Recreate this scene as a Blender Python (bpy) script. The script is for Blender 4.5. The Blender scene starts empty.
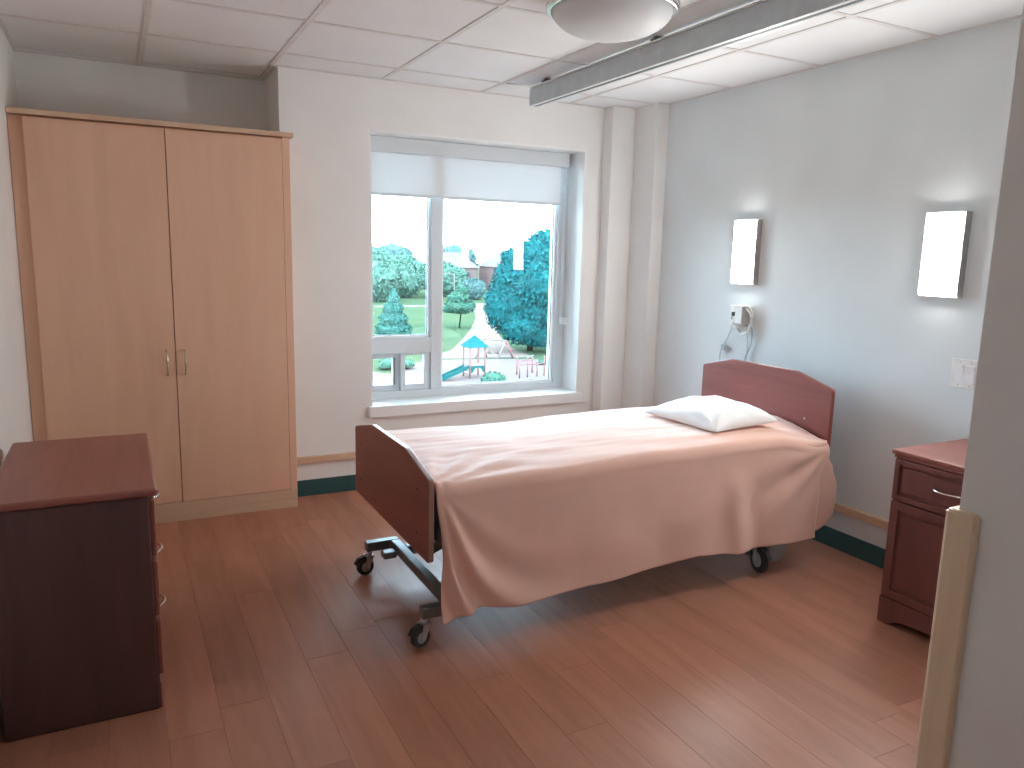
import bpy, bmesh, math, random
from mathutils import Vector, Matrix, noise

# ------------------------------------------------------------------ camera, world, exposure
scene = bpy.context.scene
C = scene.collection
cam_data = bpy.data.cameras.new('camera')
cam_data.sensor_width = 36.0
cam_data.lens = 26.944
cam_data.clip_start = 0.05
cam_data.clip_end = 2000
cam = bpy.data.objects.new('camera', cam_data)
C.objects.link(cam)
_r = Vector((0.8901, -0.4551, 0.0242)); _u = Vector((0.0550, 0.1601, 0.9856)); _f = Vector((0.4524, 0.8760, -0.1675))
cam.matrix_world = Matrix(((_r.x, _u.x, -_f.x, -3.156), (_r.y, _u.y, -_f.y, -4.374), (_r.z, _u.z, -_f.z, 1.425), (0, 0, 0, 1)))
scene.camera = cam

SKY = 6.3
world = bpy.data.worlds.new('overcast_sky')
scene.world = world
world.use_nodes = True
bg = world.node_tree.nodes['Background']
bg.inputs['Color'].default_value = (0.62, 0.79, 0.95, 1)
bg.inputs['Strength'].default_value = SKY
try:
    world.cycles.sampling_method = 'MANUAL'; world.cycles.sample_map_resolution = 64
except Exception:
    pass
SCONCE = 19.0
scene.view_settings.view_transform = 'Standard'
scene.view_settings.look = 'None'
scene.view_settings.gamma = 1.0
scene.view_settings.use_curve_mapping = False
scene.view_settings.exposure = 1.9
scene.cycles.use_denoising = True
scene.cycles.max_bounces = 16
scene.cycles.diffuse_bounces = 10
scene.cycles.glossy_bounces = 6
scene.cycles.transparent_max_bounces = 16
scene.cycles.sample_clamp_indirect = 8.0

# ------------------------------------------------------------------ materials
def new_mat(name):
    m = bpy.data.materials.new(name); m.use_nodes = True
    nt = m.node_tree
    return m, nt, nt.nodes['Principled BSDF']

def node(nt, kind, **kw):
    n = nt.nodes.new(kind)
    for k, v in kw.items():
        setattr(n, k, v)
    return n

def coords(nt, scale, use='Object'):
    tc = node(nt, 'ShaderNodeTexCoord'); mp = node(nt, 'ShaderNodeMapping')
    mp.inputs['Scale'].default_value = scale
    nt.links.new(tc.outputs[use], mp.inputs['Vector'])
    return mp

def ramp(nt, src, stops):
    r = node(nt, 'ShaderNodeValToRGB')
    e = r.color_ramp.elements
    while len(e) < len(stops): e.new(0.5)
    for k, (p, c) in enumerate(stops):
        e[k].position = p; e[k].color = (c[0], c[1], c[2], 1)
    nt.links.new(src, r.inputs['Fac'])
    return r

def bump(nt, bs, src, strength, dist=0.01):
    b = node(nt, 'ShaderNodeBump'); b.inputs['Strength'].default_value = strength; b.inputs['Distance'].default_value = dist
    nt.links.new(src, b.inputs['Height']); nt.links.new(b.outputs['Normal'], bs.inputs['Normal'])

def paint(name, col, rough=0.6, grain=0.03, bs_scale=180, bstr=0.08, spec=0.3):
    m, nt, bs = new_mat(name)
    mp = coords(nt, (1, 1, 1))
    n = node(nt, 'ShaderNodeTexNoise'); n.inputs['Scale'].default_value = 3.0; n.inputs['Detail'].default_value = 4
    nt.links.new(mp.outputs[0], n.inputs['Vector'])
    lo = [c * (1 - grain) for c in col]; hi = [min(1, c * (1 + grain)) for c in col]
    r = ramp(nt, n.outputs['Fac'], [(0.3, lo), (0.7, hi)])
    nt.links.new(r.outputs['Color'], bs.inputs['Base Color'])
    bs.inputs['Roughness'].default_value = rough
    bs.inputs['Specular IOR Level'].default_value = spec
    n2 = node(nt, 'ShaderNodeTexNoise'); n2.inputs['Scale'].default_value = bs_scale
    nt.links.new(mp.outputs[0], n2.inputs['Vector'])
    bump(nt, bs, n2.outputs['Fac'], bstr, 0.002)
    return m

def wood(name, dark, mid, light, axis, rough=0.4, stretch=14.0, scale=1.3, coat=0.0, bstr=0.05, vary=0.0, spec=0.5):
    """grain runs along axis (0,1,2)"""
    m, nt, bs = new_mat(name)
    s = [stretch, stretch, stretch]; s[axis] = 1.0
    mp = coords(nt, s)
    vec = mp.outputs[0]
    oi = node(nt, 'ShaderNodeObjectInfo')
    ad = node(nt, 'ShaderNodeVectorMath', operation='ADD')
    mu = node(nt, 'ShaderNodeMath', operation='MULTIPLY'); mu.inputs[1].default_value = 37.0
    nt.links.new(oi.outputs['Random'], mu.inputs[0])
    nt.links.new(vec, ad.inputs[0]); nt.links.new(mu.outputs[0], ad.inputs[1])
    vec = ad.outputs[0]
    n = node(nt, 'ShaderNodeTexNoise'); n.inputs['Scale'].default_value = scale; n.inputs['Detail'].default_value = 6; n.inputs['Roughness'].default_value = 0.6; n.inputs['Distortion'].default_value = 0.6
    nt.links.new(vec, n.inputs['Vector'])
    r = ramp(nt, n.outputs['Fac'], [(0.25, dark), (0.5, mid), (0.75, light)])
    col = r.outputs['Color']
    if vary > 0:
        hs = node(nt, 'ShaderNodeHueSaturation')
        mr = node(nt, 'ShaderNodeMapRange'); mr.inputs['To Min'].default_value = 1 - vary; mr.inputs['To Max'].default_value = 1 + vary
        nt.links.new(oi.outputs['Random'], mr.inputs['Value']); nt.links.new(mr.outputs['Result'], hs.inputs['Value'])
        nt.links.new(col, hs.inputs['Color']); col = hs.outputs['Color']
    nt.links.new(col, bs.inputs['Base Color'])
    bs.inputs['Roughness'].default_value = rough
    bs.inputs['Specular IOR Level'].default_value = spec
    if coat:
        bs.inputs['Coat Weight'].default_value = coat; bs.inputs['Coat Roughness'].default_value = 0.25
    n2 = node(nt, 'ShaderNodeTexNoise'); n2.inputs['Scale'].default_value = scale * 6; n2.inputs['Detail'].default_value = 3
    nt.links.new(vec, n2.inputs['Vector'])
    bump(nt, bs, n2.outputs['Fac'], bstr, 0.002)
    return m

def plain(name, col, rough=0.5, metal=0.0, nscale=20, var=0.06, bstr=0.0, spec=0.5):
    m, nt, bs = new_mat(name)
    mp = coords(nt, (1, 1, 1))
    n = node(nt, 'ShaderNodeTexNoise'); n.inputs['Scale'].default_value = nscale; n.inputs['Detail'].default_value = 3
    nt.links.new(mp.outputs[0], n.inputs['Vector'])
    r = ramp(nt, n.outputs['Fac'], [(0.3, [c * (1 - var) for c in col]), (0.7, [min(1, c * (1 + var)) for c in col])])
    nt.links.new(r.outputs['Color'], bs.inputs['Base Color'])
    bs.inputs['Roughness'].default_value = rough; bs.inputs['Metallic'].default_value = metal
    bs.inputs['Specular IOR Level'].default_value = spec
    if bstr: bump(nt, bs, n.outputs['Fac'], bstr, 0.003)
    return m

def cloth(name, col, rough=0.75, wrinkle=0.25, wscale=9, sheen=0.3):
    m, nt, bs = new_mat(name)
    mp = coords(nt, (1, 1, 1))
    n = node(nt, 'ShaderNodeTexNoise'); n.inputs['Scale'].default_value = 5; n.inputs['Detail'].default_value = 4
    nt.links.new(mp.outputs[0], n.inputs['Vector'])
    r = ramp(nt, n.outputs['Fac'], [(0.3, [c * .96 for c in col]), (0.7, [min(1, c * 1.03) for c in col])])
    nt.links.new(r.outputs['Color'], bs.inputs['Base Color'])
    bs.inputs['Roughness'].default_value = rough; bs.inputs['Specular IOR Level'].default_value = 0.15
    bs.inputs['Sheen Weight'].default_value = sheen; bs.inputs['Sheen Roughness'].default_value = 0.4
    n2 = node(nt, 'ShaderNodeTexNoise'); n2.inputs['Scale'].default_value = wscale; n2.inputs['Detail'].default_value = 2; n2.inputs['Distortion'].default_value = 0.2
    mp2 = coords(nt, (0.6, 2.0, 1.0)); nt.links.new(mp2.outputs[0], n2.inputs['Vector'])
    bump(nt, bs, n2.outputs['Fac'], wrinkle, 0.012)
    return m

def emit(name, col, strength):
    m, nt, bs = new_mat(name)
    bs.inputs['Base Color'].default_value = (0.85, 0.85, 0.85, 1)
    mp = coords(nt, (1, 1, 1))
    n = node(nt, 'ShaderNodeTexNoise'); n.inputs['Scale'].default_value = 2
    nt.links.new(mp.outputs[0], n.inputs['Vector'])
    r = ramp(nt, n.outputs['Fac'], [(0.0, [c * .97 for c in col]), (1.0, col)])
    nt.links.new(r.outputs['Color'], bs.inputs['Emission Color'])
    bs.inputs['Emission Strength'].default_value = strength
    return m

M = {}
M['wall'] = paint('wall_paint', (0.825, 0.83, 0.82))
M['wall_day_tint'] = paint('wall_paint_day_tint', (0.74, 0.785, 0.80))  # cool daylight tint painted into the right wall's colour
M['white'] = paint('white_gloss_paint', (0.86, 0.88, 0.89), rough=0.35, grain=0.01)
M['frame'] = paint('window_vinyl', (0.66, 0.72, 0.76), rough=0.35, grain=0.01)
M['bead'] = paint('window_bead_white', (0.86, 0.90, 0.92), rough=0.35, grain=0.01)
M['tile'] = paint('ceiling_tile', (0.82, 0.845, 0.865), rough=0.95, grain=0.02, bs_scale=260, bstr=0.5, spec=0.1)
M['tbar'] = plain('ceiling_grid_metal', (0.70, 0.69, 0.69), 0.45, 0.0)
M['plenum'] = paint('plenum_board', (0.5, 0.5, 0.5))
M['maple'] = wood('maple_laminate', (0.74, 0.46, 0.315), (0.79, 0.50, 0.35), (0.83, 0.535, 0.38), 2, rough=0.42, stretch=9, scale=1.0, bstr=0.02)
M['maple_h'] = wood('maple_rail', (0.60, 0.41, 0.28), (0.67, 0.47, 0.33), (0.72, 0.52, 0.37), 1, rough=0.4, stretch=12, scale=1.4, bstr=0.02)
M['maple_x'] = wood('maple_rail_cross', (0.60, 0.41, 0.28), (0.67, 0.47, 0.33), (0.72, 0.52, 0.37), 0, rough=0.4, stretch=12, scale=1.4, bstr=0.02)
M['maple_v'] = wood('maple_guard', (0.74, 0.57, 0.40), (0.81, 0.64, 0.46), (0.86, 0.69, 0.51), 2, rough=0.4, stretch=12, scale=1.4, bstr=0.02)
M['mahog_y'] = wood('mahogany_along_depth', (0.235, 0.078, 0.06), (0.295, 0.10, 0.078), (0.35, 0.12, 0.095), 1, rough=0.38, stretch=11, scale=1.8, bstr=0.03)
M['mahog_shade'] = wood('mahogany_side_shade', (0.070, 0.034, 0.032), (0.092, 0.042, 0.039), (0.12, 0.052, 0.047), 2, rough=0.42, stretch=11, scale=1.8, bstr=0.03)  # darker copy of the mahogany: shade of the dresser's unlit side painted in
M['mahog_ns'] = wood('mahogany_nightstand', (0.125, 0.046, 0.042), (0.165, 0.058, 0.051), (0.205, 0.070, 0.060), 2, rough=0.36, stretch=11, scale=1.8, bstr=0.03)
M['board'] = wood('bed_board_cherry', (0.185, 0.052, 0.046), (0.24, 0.070, 0.062), (0.29, 0.088, 0.078), 1, rough=0.34, stretch=9, scale=1.6, bstr=0.02)
M['board_edge'] = plain('bed_board_edging', (0.30, 0.17, 0.13), 0.35)
M['plank'] = wood('floor_plank', (0.345, 0.145, 0.088), (0.425, 0.186, 0.117), (0.49, 0.222, 0.145), 1, rough=0.40, stretch=9, scale=1.6, bstr=0.015, vary=0.09, spec=0.5)
M['subfloor'] = plain('floor_joint', (0.22, 0.085, 0.05), 0.6)
M['teal'] = plain('teal_rubber_base', (0.022, 0.085, 0.090), 0.45)
M['chrome'] = plain('chrome', (0.80, 0.80, 0.80), 0.16, 1.0)
M['steel'] = plain('brushed_steel', (0.55, 0.56, 0.57), 0.32, 1.0)
M['alu'] = plain('anodised_aluminium', (0.56, 0.62, 0.65), 0.42, 0.2)
M['alu_light'] = plain('aluminium_flange', (0.74, 0.77, 0.78), 0.4, 0.2)
M['alu_dark'] = plain('aluminium_slot', (0.10, 0.13, 0.15), 0.5, 0.2)
M['nickel'] = plain('satin_nickel', (0.62, 0.52, 0.43), 0.32, 1.0)
M['grey_nickel'] = plain('grey_nickel', (0.40, 0.385, 0.375), 0.45, 0.5)
M['black'] = plain('black_rubber', (0.018, 0.020, 0.022), 0.5)
M['gunmetal'] = plain('grey_steel_paint', (0.20, 0.235, 0.25), 0.35, 0.5)
M['hub'] = plain('grey_wheel_hub', (0.36, 0.38, 0.38), 0.45)
M['sheet'] = cloth('peach_cotton', (0.83, 0.52, 0.42), wrinkle=0.12, sheen=0.7)
M['pillow'] = cloth('white_pillowcase', (0.88, 0.87, 0.87), wrinkle=0.2, wscale=12)
M['mattress'] = cloth('blue_vinyl_mattress', (0.12, 0.16, 0.24), wrinkle=0.05)
M['plastic'] = plain('white_plastic', (0.82, 0.82, 0.80), 0.35)
M['grey_plastic'] = plain('grey_plastic', (0.50, 0.50, 0.49), 0.4)
M['cord'] = plain('grey_cord', (0.42, 0.49, 0.52), 0.5)
M['lit'] = emit('lit_diffuser', (1.0, 0.97, 0.93), SCONCE)
M['dome'] = plain('frosted_dome_glass', (0.76, 0.80, 0.83), 0.5, 0.0, var=0.01, spec=0.3)

def glass_mat():
    m, nt, bs = new_mat('window_glass')
    nt.nodes.remove(bs)
    out = nt.nodes['Material Output']
    fr = node(nt, 'ShaderNodeFresnel'); fr.inputs['IOR'].default_value = 1.5
    mp = coords(nt, (1, 1, 1)); n = node(nt, 'ShaderNodeTexNoise'); n.inputs['Scale'].default_value = 0.8
    nt.links.new(mp.outputs[0], n.inputs['Vector'])
    r = ramp(nt, n.outputs['Fac'], [(0.0, (0.93, 0.98, 0.98)), (1.0, (0.95, 0.99, 0.99))])
    tr = node(nt, 'ShaderNodeBsdfTransparent'); nt.links.new(r.outputs['Color'], tr.inputs['Color'])
    gl = node(nt, 'ShaderNodeBsdfGlossy'); gl.inputs['Roughness'].default_value = 0.0
    mx = node(nt, 'ShaderNodeMixShader')
    nt.links.new(fr.outputs[0], mx.inputs[0]); nt.links.new(tr.outputs[0], mx.inputs[1]); nt.links.new(gl.outputs[0], mx.inputs[2])
    nt.links.new(mx.outputs[0], out.inputs['Surface'])
    return m
M['glass'] = glass_mat()

def blind_mat():
    m, nt, bs = new_mat('blind_fabric')
    nt.nodes.remove(bs)
    out = nt.nodes['Material Output']
    mp = coords(nt, (1, 1, 1)); n = node(nt, 'ShaderNodeTexNoise'); n.inputs['Scale'].default_value = 350
    nt.links.new(mp.outputs[0], n.inputs['Vector'])
    r = ramp(nt, n.outputs['Fac'], [(0.3, (0.66, 0.68, 0.69)), (0.7, (0.72, 0.74, 0.75))])
    df = node(nt, 'ShaderNodeBsdfDiffuse'); nt.links.new(r.outputs['Color'], df.inputs['Color'])
    tl = node(nt, 'ShaderNodeBsdfTranslucent'); tl.inputs['Color'].default_value = (0.14, 0.143, 0.145, 1)
    tr = node(nt, 'ShaderNodeBsdfTransparent')
    a = node(nt, 'ShaderNodeAddShader'); nt.links.new(df.outputs[0], a.inputs[0]); nt.links.new(tl.outputs[0], a.inputs[1])
    mx = node(nt, 'ShaderNodeMixShader'); mx.inputs[0].default_value = 0.034
    nt.links.new(a.outputs[0], mx.inputs[1]); nt.links.new(tr.outputs[0], mx.inputs[2])
    nt.links.new(mx.outputs[0], out.inputs['Surface'])
    return m
M['blind'] = blind_mat()

# ------------------------------------------------------------------ mesh helpers
ORG = {}          # world origin of every object (no rotations anywhere in the parent chain)

def tag(o, label=None, cat=None, group=None, kind=None):
    if label: o['label'] = label
    if cat: o['category'] = cat
    if group: o['group'] = group
    if kind: o['kind'] = kind
    return o

def thing(name, loc, label=None, cat=None, group=None, kind=None):
    o = bpy.data.objects.new(name, None); C.objects.link(o)
    o.location = loc; o.empty_display_size = 0.1
    ORG[o] = Vector(loc)
    return tag(o, label, cat, group, kind)

def obj(name, bm, mat, parent=None, smooth=False, origin=None):
    """bm is in world coordinates; the object's origin goes to its centre"""
    bm.normal_update()
    me = bpy.data.meshes.new(name)
    vs = [v.co for v in bm.verts]
    if origin is None:
        lo = Vector((min(v.x for v in vs), min(v.y for v in vs), min(v.z for v in vs)))
        hi = Vector((max(v.x for v in vs), max(v.y for v in vs), max(v.z for v in vs)))
        origin = (lo + hi) / 2
    origin = Vector(origin)
    bmesh.ops.translate(bm, verts=bm.verts, vec=-origin)
    bm.to_mesh(me); bm.free()
    mats = mat if isinstance(mat, (list, tuple)) else [mat]
    for mm in mats: me.materials.append(M[mm] if isinstance(mm, str) else mm)
    if smooth:
        me.polygons.foreach_set('use_smooth', [True] * len(me.polygons))
    o = bpy.data.objects.new(name, me); C.objects.link(o)
    ORG[o] = origin
    if parent is not None:
        o.parent = parent; o.location = origin - ORG[parent]
    else:
        o.location = origin
    return o

def copy_tree(o, delta=(0, 0, 0), parent=None):
    c = o.copy(); C.objects.link(c)
    ORG[c] = ORG[o] + Vector(delta)
    if parent is None: c.location = o.location + Vector(delta)
    else:
        c.parent = parent; c.location = o.location
    for ch in list(o.children):
        copy_tree(ch, delta, c)
    return c

def add_box(bm, x0, x1, y0, y1, z0, z1, bev=0.0, seg=2, mi=0):
    r = bmesh.ops.create_cube(bm, size=1.0)
    vs = r['verts']
    for v in vs:
        v.co = Vector((x0 + (v.co.x + .5) * (x1 - x0), y0 + (v.co.y + .5) * (y1 - y0), z0 + (v.co.z + .5) * (z1 - z0)))
    fs = list({f for v in vs for f in v.link_faces})
    for f in fs: f.material_index = mi
    if bev > 0:
        es = list({e for v in vs for e in v.link_edges})
        bmesh.ops.bevel(bm, geom=es, offset=bev, segments=seg, affect='EDGES', profile=0.5, clamp_overlap=True)

def box(name, b, mat, parent=None, bev=0.0, seg=2):
    bm = bmesh.new(); add_box(bm, *b, bev=bev, seg=seg)
    return obj(name, bm, mat, parent)

def boxes(name, bl, mat, parent=None, bev=0.0):
    bm = bmesh.new()
    for b in bl: add_box(bm, *b, bev=bev)
    return obj(name, bm, mat, parent)

def add_prism(bm, pts, axis, a0, a1, bev=0.0):
    """pts: polygon in the two other axes (in cyclic order), extruded along axis a0..a1"""
    def mk(p, a):
        if axis == 0: return Vector((a, p[0], p[1]))
        if axis == 1: return Vector((p[0], a, p[1]))
        return Vector((p[0], p[1], a))
    A = [bm.verts.new(mk(p, a0)) for p in pts]; B = [bm.verts.new(mk(p, a1)) for p in pts]
    n = len(pts)
    f = [bm.faces.new(A), bm.faces.new(B[::-1])]
    for i in range(n): f.append(bm.faces.new((A[i], B[i], B[(i + 1) % n], A[(i + 1) % n])))
    bmesh.ops.recalc_face_normals(bm, faces=f)
    if bev > 0:
        es = list({e for q in f for e in q.edges})
        bmesh.ops.bevel(bm, geom=es, offset=bev, segments=2, affect='EDGES', clamp_overlap=True)

def prism(name, pts, axis, a0, a1, mat, parent=None, bev=0.0):
    bm = bmesh.new(); add_prism(bm, pts, axis, a0, a1, bev)
    return obj(name, bm, mat, parent)

def add_tube(bm, pts, rad, sides=8, closed=False):
    pts = [Vector(p) for p in pts]; n = len(pts); rings = []
    up = Vector((0.123, 0.31, 0.94)).normalized()
    for i, p in enumerate(pts):
        a = pts[(i - 1) % n] if (i > 0 or closed) else p
        b = pts[(i + 1) % n] if (i < n - 1 or closed) else p
        t = (b - a).normalized()
        s = t.cross(up)
        if s.length < 1e-4: s = t.cross(Vector((1, 0, 0)))
        s.normalize(); w = s.cross(t).normalized()
        rr = rad[i] if isinstance(rad, (list, tuple)) else rad
        rings.append([bm.verts.new(p + (s * math.cos(2 * math.pi * k / sides) + w * math.sin(2 * math.pi * k / sides)) * rr) for k in range(sides)])
    m = n if closed else n - 1
    for i in range(m):
        A = rings[i]; B = rings[(i + 1) % n]
        for k in range(sides):
            bm.faces.new((A[k], A[(k + 1) % sides], B[(k + 1) % sides], B[k]))
    if not closed:
        bm.faces.new(rings[0][::-1]); bm.faces.new(rings[-1])

def tube(name, pts, rad, mat, parent=None, sides=8, closed=False):
    bm = bmesh.new(); add_tube(bm, pts, rad, sides, closed)
    bmesh.ops.recalc_face_normals(bm, faces=bm.faces)
    return obj(name, bm, mat, parent, smooth=True)

def add_lathe(bm, prof, centre, axis='z', seg=32):
    """prof: (radius, height) pairs about a centre"""
    rings = []
    for r, h in prof:
        ring = []
        for k in range(seg):
            a = 2 * math.pi * k / seg
            c, s = math.cos(a) * r, math.sin(a) * r
            p = (c, s, h) if axis == 'z' else ((h, c, s) if axis == 'x' else (c, h, s))
            ring.append(bm.verts.new(Vector(centre) + Vector(p)))
        rings.append(ring)
    for A, B in zip(rings, rings[1:]):
        for k in range(seg):
            bm.faces.new((A[k], A[(k + 1) % seg], B[(k + 1) % seg], B[k]))
    bm.faces.new(rings[0][::-1]); bm.faces.new(rings[-1])
    bmesh.ops.recalc_face_normals(bm, faces=bm.faces)

def lathe(name, prof, centre, mat, parent=None, axis='z', seg=32, smooth=True):
    bm = bmesh.new(); add_lathe(bm, prof, centre, axis, seg)
    return obj(name, bm, mat, parent, smooth=smooth)

def smoothstep(a, b, x):
    t = max(0.0, min(1.0, (x - a) / (b - a))); return t * t * (3 - 2 * t)

def lerp_table(tab, x):
    if x <= tab[0][0]: return tab[0][1]
    for (x0, y0), (x1, y1) in zip(tab, tab[1:]):
        if x <= x1:
            t = (x - x0) / (x1 - x0); t = t * t * (3 - 2 * t)
            return y0 + (y1 - y0) * t
    return tab[-1][1]

# ------------------------------------------------------------------ room shell
H = 2.370                       # underside of the ceiling grid
XL = -3.553                     # left wall
YB = -5.60                      # wall behind the camera
AX, AY = -2.334, 0.415          # wardrobe alcove: right return and back wall
WX0, WX1, WZ0, WZ1 = -1.832, -0.405, 0.507, 2.088   # window opening
PX, PY = -1.60, -3.43           # corner of the entry partition

# floor: sub-floor plus single planks running away from the window
floor = box('floor', (XL - .1, 0.1, YB - .1, AY + .1, -0.06, -0.006), 'subfloor')
tag(floor, 'reddish brown wood plank floor', kind='structure')
rng = random.Random(4)
PW, PL = 0.1525, 1.22
plank_cache = {}
xi = XL + 0.002; col_i = 0
while xi < -0.002:
    x1 = min(xi + PW, -0.001)
    y = YB + 0.001 - rng.random() * PL
    while y < AY:
        y0, y1 = max(y, YB + .001), min(y + PL, AY - .001)
        if x1 > AX + 0.02 and xi > AX - 0.2: y1 = min(y1, -0.001)
        # entry partition stands on the right near the camera
        if xi >= PX - 0.02 and y1 < PY: y += PL; continue
        if y1 - y0 > 0.02:
            key = (round(x1 - xi, 4), round(y1 - y0, 4))
            if key not in plank_cache:
                bm = bmesh.new()
                hx, hy = (x1 - xi) / 2 - 0.0002, (y1 - y0) / 2 - 0.0002
                add_box(bm, -hx, hx, -hy, hy, -0.0059, 0.0, bev=0.0006, seg=1)
                me = bpy.data.meshes.new('plank'); bm.to_mesh(me); bm.free(); me.materials.append(M['plank'])
                plank_cache[key] = me
            p = bpy.data.objects.new('plank', plank_cache[key]); C.objects.link(p)
            p.parent = floor; p.location = Vector(((xi + x1) / 2, (y0 + y1) / 2, 0)) - ORG[floor]
        y += PL
    xi += PW; col_i += 1

# walls
T = 0.30
def wall(name, bl, label, mat='wall'):
    return tag(boxes(name, bl, mat), label, kind='structure')
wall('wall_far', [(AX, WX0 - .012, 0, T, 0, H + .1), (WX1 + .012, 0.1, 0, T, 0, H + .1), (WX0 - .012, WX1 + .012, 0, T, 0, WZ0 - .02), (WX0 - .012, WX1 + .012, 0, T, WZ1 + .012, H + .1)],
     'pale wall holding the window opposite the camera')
wall('wall_right', [(0, 0.12, YB, 0, 0, H + .1)], 'pale wall behind the headboard with two lamps, cool daylight tint in its colour', 'wall_day_tint')
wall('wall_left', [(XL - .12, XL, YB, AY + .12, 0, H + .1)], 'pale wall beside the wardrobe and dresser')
wall('wall_alcove', [(XL, AX, AY, AY + .12, 0, H + .1), (AX, AX + .05, T, AY + .12, 0, H + .1)], 'shaded alcove wall above the wardrobe')
# stepped pipe chase in the far right corner
prof = [(-0.267, 0.0), (-0.267, -0.10), (-0.091, -0.10), (-0.091, -0.326), (0.0, -0.326), (0.0, 0.0)]
tag(prism('wall_corner', prof, 2, 0, H + .1, 'wall'), 'stepped boxed-in column in the corner beside the window', kind='structure')
wall('wall_entry', [(PX, 0.0, YB, PY, 0, H + .1)], 'near wall end at the right edge of the picture')
wall('wall_behind', [(XL, PX, YB - .12, YB, 0, H + .1)], 'wall behind the camera')

# ceiling: deck, lay-in tiles, exposed grid
ceil = boxes('ceiling', [(XL - .12, 0.12, YB - .1, 0.3, H + .06, H + .12), (XL - .12, AX + .05, 0.3, AY + .12, H + .06, H + .12)], 'plenum')
tag(ceil, 'suspended ceiling of square white lay-in tiles', kind='structure')
cols = [XL] + [-2.98 + 0.61 * k for k in range(5)] + [0.0]
cols = [XL, -2.98, -2.37, -1.76, -1.15, -0.54, 0.0]
rows = [AY, 0.317, -0.293, -0.903, -1.513, -2.123, -2.733, -3.343, -3.953, -4.563, -5.173, YB]
BW = 0.012
tile_cache = {}
for i in range(len(cols) - 1):
    for j in range(len(rows) - 1):
        x0, x1, y1, y0 = cols[i], cols[i + 1], rows[j], rows[j + 1]
        if x0 >= AX - .05:
            y1 = min(y1, 0.0)
            if y1 - y0 < 0.02 or y0 >= 0: continue
        if x0 >= PX - .2 and y1 < PY: continue
        key = (round(x1 - x0, 3), round(y1 - y0, 3))
        if key not in tile_cache:
            bm = bmesh.new()
            hx, hy = (x1 - x0) / 2 - .004, (y1 - y0) / 2 - .004
            add_box(bm, -hx, hx, -hy, hy, 0.0035, 0.018)
            me = bpy.data.meshes.new('ceiling_tile'); bm.to_mesh(me); bm.free(); me.materials.append(M['tile']); tile_cache[key] = me
        t = bpy.data.objects.new('ceiling_tile', tile_cache[key]); C.objects.link(t)
        t.parent = ceil; t.location = Vector(((x0 + x1) / 2, (y0 + y1) / 2, H)) - ORG[ceil]
box('ceiling_tile', (-2.366, AX - .001, 0.003, AY - .004, H + .0035, H + .018), 'tile', ceil)
def bar(b): box('grid_bar', b, 'tbar', ceil)
for x in cols[1:-1]:
    ya = AY if x < AX - .05 + .02 and x < -2.5 else (0.0)
    ye = YB if x < PX else PY
    bar((x - BW, x + BW, ye, ya, H, H + .003))
for y in rows[1:-1]:
    xe = 0.0 if y > PY else PX
    if y > 0: xe = AX
    xs = [XL] + [c for c in cols[1:-1] if c < xe - .03] + [xe]
    for a, b in zip(xs, xs[1:]):
        bar((a + (BW if a != XL else 0), b - (BW if b != xe else 0), y - BW, y + BW, H, H + .003))
# wall angle around the edge
W2 = 0.02
for b in [(XL, XL + W2, YB, AY), (XL + W2, AX, AY - W2, AY), (AX - W2, AX, 0, AY - W2), (AX, -0.267, -W2, 0), (-W2, 0, PY, -0.326), (-0.267, -0.091, -0.10 - W2, -0.10), (-0.091, -W2, -0.326 - W2, -0.326)]:
    box('wall_angle', (b[0], b[1], b[2], b[3], H - .0005, H + .0030), 'tbar', ceil)

# baseboards (teal rubber) and wooden bump rails
BH, BT = 0.096, 0.008
def base(name, pts_axis, label):
    tag(boxes(name, pts_axis, 'teal', bev=0.002), label, kind='structure')
base('baseboard_far', [(-2.318, -0.267 - BT, -BT, 0, 0, BH)], 'teal rubber baseboard under the window')
base('baseboard_corner', [(-0.267 - BT, -0.267, -0.10, 0, 0, BH), (-0.267 - BT, -0.091 - BT, -0.10 - BT, -0.10, 0, BH), (-0.091 - BT, -0.091, -0.326, -0.10 - BT, 0, BH), (-0.091 - BT, 0, -0.326 - BT, -0.326, 0, BH)], 'teal rubber baseboard around the corner column')
base('baseboard_right', [(-BT, 0, PY, -0.326 - BT, 0, BH)], 'teal rubber baseboard behind the bed head')
base('baseboard_left', [(XL, XL + BT, YB, -0.16, 0, BH)], 'teal rubber baseboard behind the dresser')
base('baseboard_entry', [(PX - BT, PX, YB, PY - .07, 0, BH)], 'teal rubber baseboard at the near wall end')
RZ0, RZ1, RT = 0.197, 0.238, 0.022
tag(box('trim_1', (-2.318, -0.267, -RT, -0.0005, RZ0, RZ1), 'maple_x', bev=0.004), 'light wooden bump rail under the window', kind='structure')
tag(box('trim_2', (-RT, -0.0005, PY, -0.326, RZ0, RZ1), 'maple_h', bev=0.004), 'light wooden bump rail on the wall behind the bed', kind='structure')
tag(box('trim_3', (XL + .0005, XL + RT, YB, -0.20, RZ0, RZ1), 'maple_h', bev=0.004), 'light wooden bump rail behind the dresser', kind='structure')
# wooden corner guard on the entry partition
gp = [(PX - .020, PY - .044), (PX - .020, PY + .010), (PX - .017, PY + .017), (PX - .010, PY + .020), (PX + .050, PY + .020), (PX + .050, PY + .0006), (PX - .0006, PY + .0006), (PX - .0006, PY - .048), (PX - .016, PY - .048)]
bm = bmesh.new(); add_prism(bm, gp, 2, 0.0, 0.912)
for k, (gz, gi) in enumerate(((0.9165, .003), (0.918, .008))):
    inner = [(x + (gi if x < PX - .005 else 0) , y + (-gi if y > PY + .005 else (gi if y < PY - .03 else 0))) for (x, y) in gp]
    add_prism(bm, inner, 2, 0.912 if k == 0 else 0.9165, gz)
tag(obj('trim_4', bm, 'maple_v'), 'light wooden corner guard on the near wall end', kind='structure')

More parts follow.
